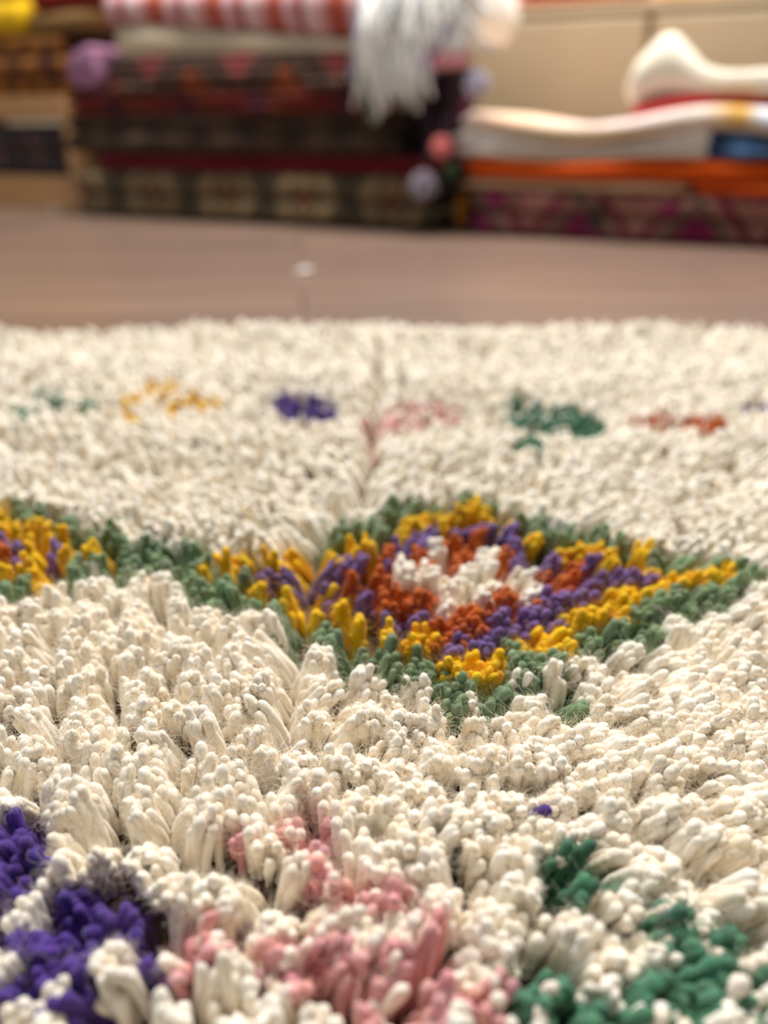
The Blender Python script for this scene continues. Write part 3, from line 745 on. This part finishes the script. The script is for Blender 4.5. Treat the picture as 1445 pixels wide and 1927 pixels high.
def reach(px, py, dp):
    core = dp > 0.05 and -120 < px < IMG_W + 120 and py < IMG_H + 120
    rim = dp > 0.05 and -650 < px < IMG_W + 650 and py < IMG_H + 500 and dp < 0.5
    return core or rim, core and dp < 0.42
class Tuft:
    __slots__ = ('xy', 'col', 'n', 'lean', 'h', 'pinch', 'listed', 'px', 'py', 'dep', 'R', 'dome')
tufts = []
def add_tuft(xy, col, n, listed, h=1.0, pinch=0.0):
    t = Tuft(); L, push, dist = parting(xy)
    xy = xy + push
    t.xy = xy; t.col = col; t.n = n; t.listed = listed
    wv = np.array([math.sin(xy[0] * 61 + 3 * math.sin(xy[1] * 37)) + math.sin(xy[0] * 113 - xy[1] * 71 + 1.3), math.sin(xy[1] * 83 + 2.2 * math.sin(xy[0] * 41 + .6)) + math.sin(xy[0] * 47 + xy[1] * 129)])
    l = lean_at(xy) + L + rng.normal(0, 0.12, 2) + wv * (0.05 if listed else 0.09)
    m = np.linalg.norm(l)
    t.lean = l if m < 0.95 else l / m * 0.95
    t.h = h * PILE * (1 + np.clip(rng.normal(0, 0.07), -0.13, 0.12)); t.pinch = pinch
    t.R = 0.00136 * math.sqrt(n)
    t.dome = rng.uniform(0.12, 0.26) + (0.4 if listed else 0.22) * max(0.0, pinch)
    x, y, dp = project(np.array([xy[0], xy[1], ZTOP])); t.px, t.py, t.dep = float(x), float(y), float(dp)
    tufts.append(t)

listed_xy, listed_col = [], []
for col, ks in KNOTS.items():
    for (px, py, n) in ks:
        p = on_plane(px, py, BASE + PILE * 0.72)[:2]
        base = p - lean_at(p) * PILE * 0.6
        pinch = 0.8 if (px < 760 and 940 < py < 1270) else 0.25
        n = int(round(n * 1.55)) if py < 1500 else max(2, int(round(n * 0.95)))
        hh = 0.8 if (px, py) in ((151,1666),(124,1695),(78,1602),(105,1700),(175,1915)) else 1.0
        add_tuft(base, col, n, True, hh, pinch)
        listed_xy.append(base); listed_col.append(col)
listed_xy = np.array(listed_xy)

FLOWER = [(375,1040),(480,1040),(560,1010),(640,965),(740,935),(890,930),(1010,970),(1120,1005),(1240,1045),(1400,1060),(1445,1075),(1445,1090),(1400,1108),(1290,1145),(1200,1175),(1110,1200),(1020,1250),(930,1300),(850,1295),
          (790,1265),(720,1258),(650,1215),(560,1185),(480,1160),(420,1130),(360,1125),(350,1090)]
FLOWER2 = [(-60,930),(40,945),(120,980),(230,995),(330,1030),(375,1040),(350,1090),(200,1095),(140,1110),(60,1110),(20,1145),(-60,1160)]
HOLE = [(60,1650),(140,1675),(190,1735),(195,1800),(150,1775),(95,1745)]
VIOLET = [(-60,1535),(70,1545),(95,1640),(165,1640),(235,1710),(300,1830),(270,1870),(215,1760),(190,1820),(215,1930),(140,1930),(130,1870),(60,1850),(20,1790),(100,1770),(60,1700),(-60,1700)]
def inside(px, py, poly):
    c = False; j = len(poly) - 1
    for i in range(len(poly)):
        xi, yi = poly[i]; xj, yj = poly[j]
        if (yi > py) != (yj > py) and px < (xj - xi) * (py - yi) / (yj - yi) + xi: c = not c
        j = i
    return c

add_tuft(on_plane(1017, 1491, BASE + PILE)[:2] - lean_at(on_plane(1017, 1491, BASE + PILE)[:2]) * PILE * 0.8, 'deep_violet', 1, True, 1.04)
SP = 0.0111
iy = 0
y = RUG_Y0
while y < RUG_Y1:
    x = RUG_X0 + (SP / 2 if iy % 2 else 0)
    while x < RUG_X1:
        xy = np.array([x, y]) + rng.normal(0, SP * 0.16, 2)
        px, py, dp = project(np.array([xy[0], xy[1], ZTOP]))
        seen, near = reach(px, py, dp)
        dl = np.linalg.norm(listed_xy - xy, axis=1)
        k = int(dl.argmin())
        if inside(px, py, HOLE) or inside(px, py, VIOLET): pass
        elif dl[k] < (0.0062 if py < 1500 else 0.0045): pass
        elif inside(px, py, FLOWER) or inside(px, py, FLOWER2):
            if dl[k] > 0.0072: add_tuft(xy, listed_col[k], 9, True, 0.9, 0.3)
        elif dl[k] < 0.0078 and listed_col[k] != 'ivory':
            add_tuft(xy, 'ivory', 10, False, 0.95)
        else:
            add_tuft(xy, 'ivory', int(rng.integers(16, 21)) if near else (11 if seen else 3), False, 1.0, rng.uniform(0.2, 0.6) if px < 680 else rng.uniform(-0.1, 0.45))
        x += SP
    y += SP * 0.9; iy += 1

def tuft_strands(t, near, seen):
    n = t.n
    k = np.arange(n)
    rho = np.sqrt((k + 0.5) / n); phi = k * 2.39996 + rng.uniform(0, 6.28)
    e = np.stack([np.cos(phi), np.sin(phi)], 1)
    r = (0.0016 if near else (0.0020 if seen else 0.0042)) * (1 + rng.normal(0, 0.08, n))
    R = t.R if seen else SP * 0.45
    bxy = t.xy + e * (rho * R)[:, None] + rng.normal(0, 0.0004, (n, 2))
    bz = rugz(bxy[:, 0], bxy[:, 1]) - 0.003
    h = t.h * (1 - t.dome * rho ** 2) * (1 + np.clip(rng.normal(0, 0.06, n), -0.15, 0.08))
    lean = t.lean[None] + rng.normal(0, 0.07, (n, 2)) - e * (t.pinch * rho * R / PILE)[:, None] * 1.4
    m2 = (lean ** 2).sum(1)
    hz = h / np.sqrt(1 + m2)
    txy = bxy + lean * hz[:, None]
    base = np.concatenate([bxy, bz[:, None]], 1)
    tip = np.concatenate([txy, (bz + hz)[:, None]], 1)
    cxy = bxy + lean * hz[:, None] * 0.22 + rng.normal(0, 0.0009, (n, 2))
    ctrl = np.concatenate([cxy, (bz + hz * 0.58)[:, None]], 1)
    return base, ctrl, tip, r

PATCH = np.array([(a, b, c, d) for a, b, c, d, _, _ in PATCHES], float)
def strand_cols(t, tip):
    n = len(tip)
    c = np.ones((n, 1)) * np.array([DYE[t.col]])
    if t.col == 'ivory':
        px, py, dp = project(tip)
        if not t.listed:
            for i in range(n):
                if dp[i] > 0.42 and 680 < py[i] < 870:
                    q = ((px[i] - PATCH[:, 0]) / PATCH[:, 2]) ** 2 + ((py[i] - PATCH[:, 1]) / PATCH[:, 3]) ** 2
                    for j in np.nonzero(q < 1)[0]:
                        if rng.random() < PATCHES[j][5]: c[i] = DYE[PATCHES[j][4]]
        warm = rng.random((n, 1))
        c = c * (1 - warm ** 2 * np.array([[0.03, 0.08, 0.17]])) * (1 - 0.07 * rng.random((n, 1)))
    else:
        c = c * (1 + rng.normal(0, 0.10, (n, 1))) * (1 + rng.normal(0, 0.05, (n, 3)))
        if t.col in ('pink', 'green'):
            sw = rng.random(n) < (0.22 if t.col == 'pink' else 0.10)
            c[sw] = np.array(IVORY) * np.array([1, 0.93, 0.9])
    return np.clip(c, 0.005, 0.95)

rug = empty('shag_rug', (0.0, (RUG_Y0 + RUG_Y1) / 2, 0.0))
tag(rug, 'ivory shaggy wool rug with multicoloured diamond flower motif on the wooden floor', 'rug')
RC = np.array([0.0, (RUG_Y0 + RUG_Y1) / 2, 0.0])

# woven backing
gx, gy = np.meshgrid(np.linspace(RUG_X0, RUG_X1, 70), np.linspace(RUG_Y0, RUG_Y1 - 0.004, 50))
top = np.stack([gx, gy, rugz(gx, gy)], -1).reshape(-1, 3) - RC
botv = np.stack([gx, gy, gx * 0 + 0.0005], -1).reshape(-1, 3) - RC
nx, ny = 70, 50
I = np.arange(nx * ny).reshape(ny, nx)
q = np.stack([I[:-1, :-1], I[:-1, 1:], I[1:, 1:], I[1:, :-1]], -1).reshape(-1, 4)
N0 = nx * ny
ring = np.concatenate([I[0, :], I[1:, -1], I[-1, -2::-1], I[-2:0:-1, 0]])
side = np.stack([ring + N0, np.roll(ring, -1) + N0, np.roll(ring, -1), ring], -1)
m_back = plain('rug_backing', srgb(92, 72, 52))
np_mesh('backing', np.concatenate([top, botv]), np.concatenate([q, q[:, ::-1] + N0, side]), m_back, rug, uv=np.concatenate([top, botv])[:, :2])

# which ivory tufts become parts of their own: the 300 that show largest
def in_frame(t): return -15 < t.px < IMG_W + 15 and t.py < IMG_H + 40 and t.dep > 0.05
iv = sorted([t for t in tufts if t.col == 'ivory' and in_frame(t)], key=lambda t: t.dep)
own = set(id(t) for t in iv[:300])
own |= set(id(t) for t in tufts if t.col != 'ivory' and in_frame(t))

groups = {}
fuzz_src = []
ntri = 0
for ti, t in enumerate(tufts):
    seen, near = reach(t.px, t.py, t.dep)
    b, c, tp, r = tuft_strands(t, near, seen)
    col = strand_cols(t, tp)
    if near and 0.185 < t.dep < 0.35 and -20 < t.px < IMG_W + 20:
        fuzz_src.append((b, c, tp, r, col))
    if id(t) in own:
        o0 = np.array([t.xy[0], t.xy[1], float(rugz(*t.xy))])
        K, J = (6, 7) if t.dep < 0.19 or t.dep > 0.36 else (8, 8)
        V, Q, UV, sid = strands_geo(b - o0, c - o0, tp - o0, r, K, J, 0.10, ti)
        np_mesh(TUFT_NAME[t.col], V, Q, WOOL, rug, tuple(o0 - RC), dye=col[sid], uv=UV)
        ntri += len(Q) * 2
    else:
        key = 'near' if near else ('far' if seen else 'out')
        groups.setdefault(key, []).append((b, c, tp, r, col))
Vs, Qs, UVs, Ds = [], [], [], []
STAT = [('own', ntri)]
off = 0
for key, lst in groups.items():
    b, c, tp, r, col = (np.concatenate([g[i] for g in lst]) for i in range(5))
    K, J = {'near': (6, 7), 'far': (4, 5), 'out': (3, 5)}[key]
    V, Q, UV, sid = strands_geo(b, c, tp, r, K, J, 0.10 if key == 'near' else 0.03, 99)
    Vs.append(V - RC); Qs.append(Q + off); UVs.append(UV); Ds.append(col[sid]); off += len(V)
    ntri += len(Q) * 2
    STAT.append((key, len(b), len(Q) * 2))
pile = np_mesh('pile', np.concatenate(Vs), np.concatenate(Qs), WOOL, rug, dye=np.concatenate(Ds), uv=np.concatenate(UVs))
pile['kind'] = 'stuff'

# loose fibres standing off the yarn
b, c, tp, r, col = (np.concatenate([g[i] for g in fuzz_src]) for i in range(5))
def fibres(NF, lmin, lshape, out):
    k = rng.integers(0, len(b), NF)
    s = rng.uniform(0.5, 1.0, NF)[:, None] ** 0.7
    C = b[k] * (1 - s) ** 2 + 2 * c[k] * s * (1 - s) + tp[k] * s ** 2
    T = tp[k] - b[k]; T /= np.linalg.norm(T, axis=1, keepdims=True)
    d = np.cross(T, rng.standard_normal((NF, 3))); d /= np.linalg.norm(d, axis=1, keepdims=True)
    p0 = C + d * (r[k] * 0.9)[:, None]
    ln = lmin + rng.gamma(3.0, lshape, NF)[:, None]
    nz = lambda a: a / np.linalg.norm(a, axis=1, keepdims=True)
    d1 = nz(d * out + T * 0.5 + rng.standard_normal((NF, 3)) * 0.5)
    d2 = nz(d1 + rng.standard_normal((NF, 3)) * 0.55)
    d3 = nz(d2 + rng.standard_normal((NF, 3)) * 0.75)
    d4 = nz(d3 + rng.standard_normal((NF, 3)) * 0.75)
    P = [p0]
    for dd in (d1, d2, d3, d4): P.append(P[-1] + dd * ln * 0.25)
    return np.stack(P, 1), np.clip(col[k] * 1.04, 0, 0.95)
A1, c1 = fibres(260000, 0.0009, 0.0004, 0.55)
A2, c2 = fibres(45000, 0.002, 0.0014, 0.8)
PT = np.concatenate([A1, A2]); fc = np.concatenate([c1, c2])
hc = bpy.data.hair_curves.new('loose_fibres')
hc.add_curves([5] * len(PT))
hc.attributes['position'].data.foreach_set('vector', (PT.reshape(-1, 3) - RC).astype(np.float32).ravel())
rad = np.linspace(1.0, 0.45, 5)[None, :] * rng.uniform(0.00003, 0.000055, len(PT))[:, None]
at = hc.attributes.get('radius') or hc.attributes.new('radius', 'FLOAT', 'POINT')
at.data.foreach_set('value', rad.astype(np.float32).ravel())
at = hc.attributes.new('dye', 'FLOAT_COLOR', 'POINT')
cc = np.ones((len(PT), 5, 4), np.float32); cc[:, :, :3] = fc[:, None, :]
at.data.foreach_set('color', cc.ravel())
hc.materials.append(FIBRE)
fz = bpy.data.objects.new('loose_fibres', hc); COL.objects.link(fz); fz.parent = rug
fz['kind'] = 'stuff'
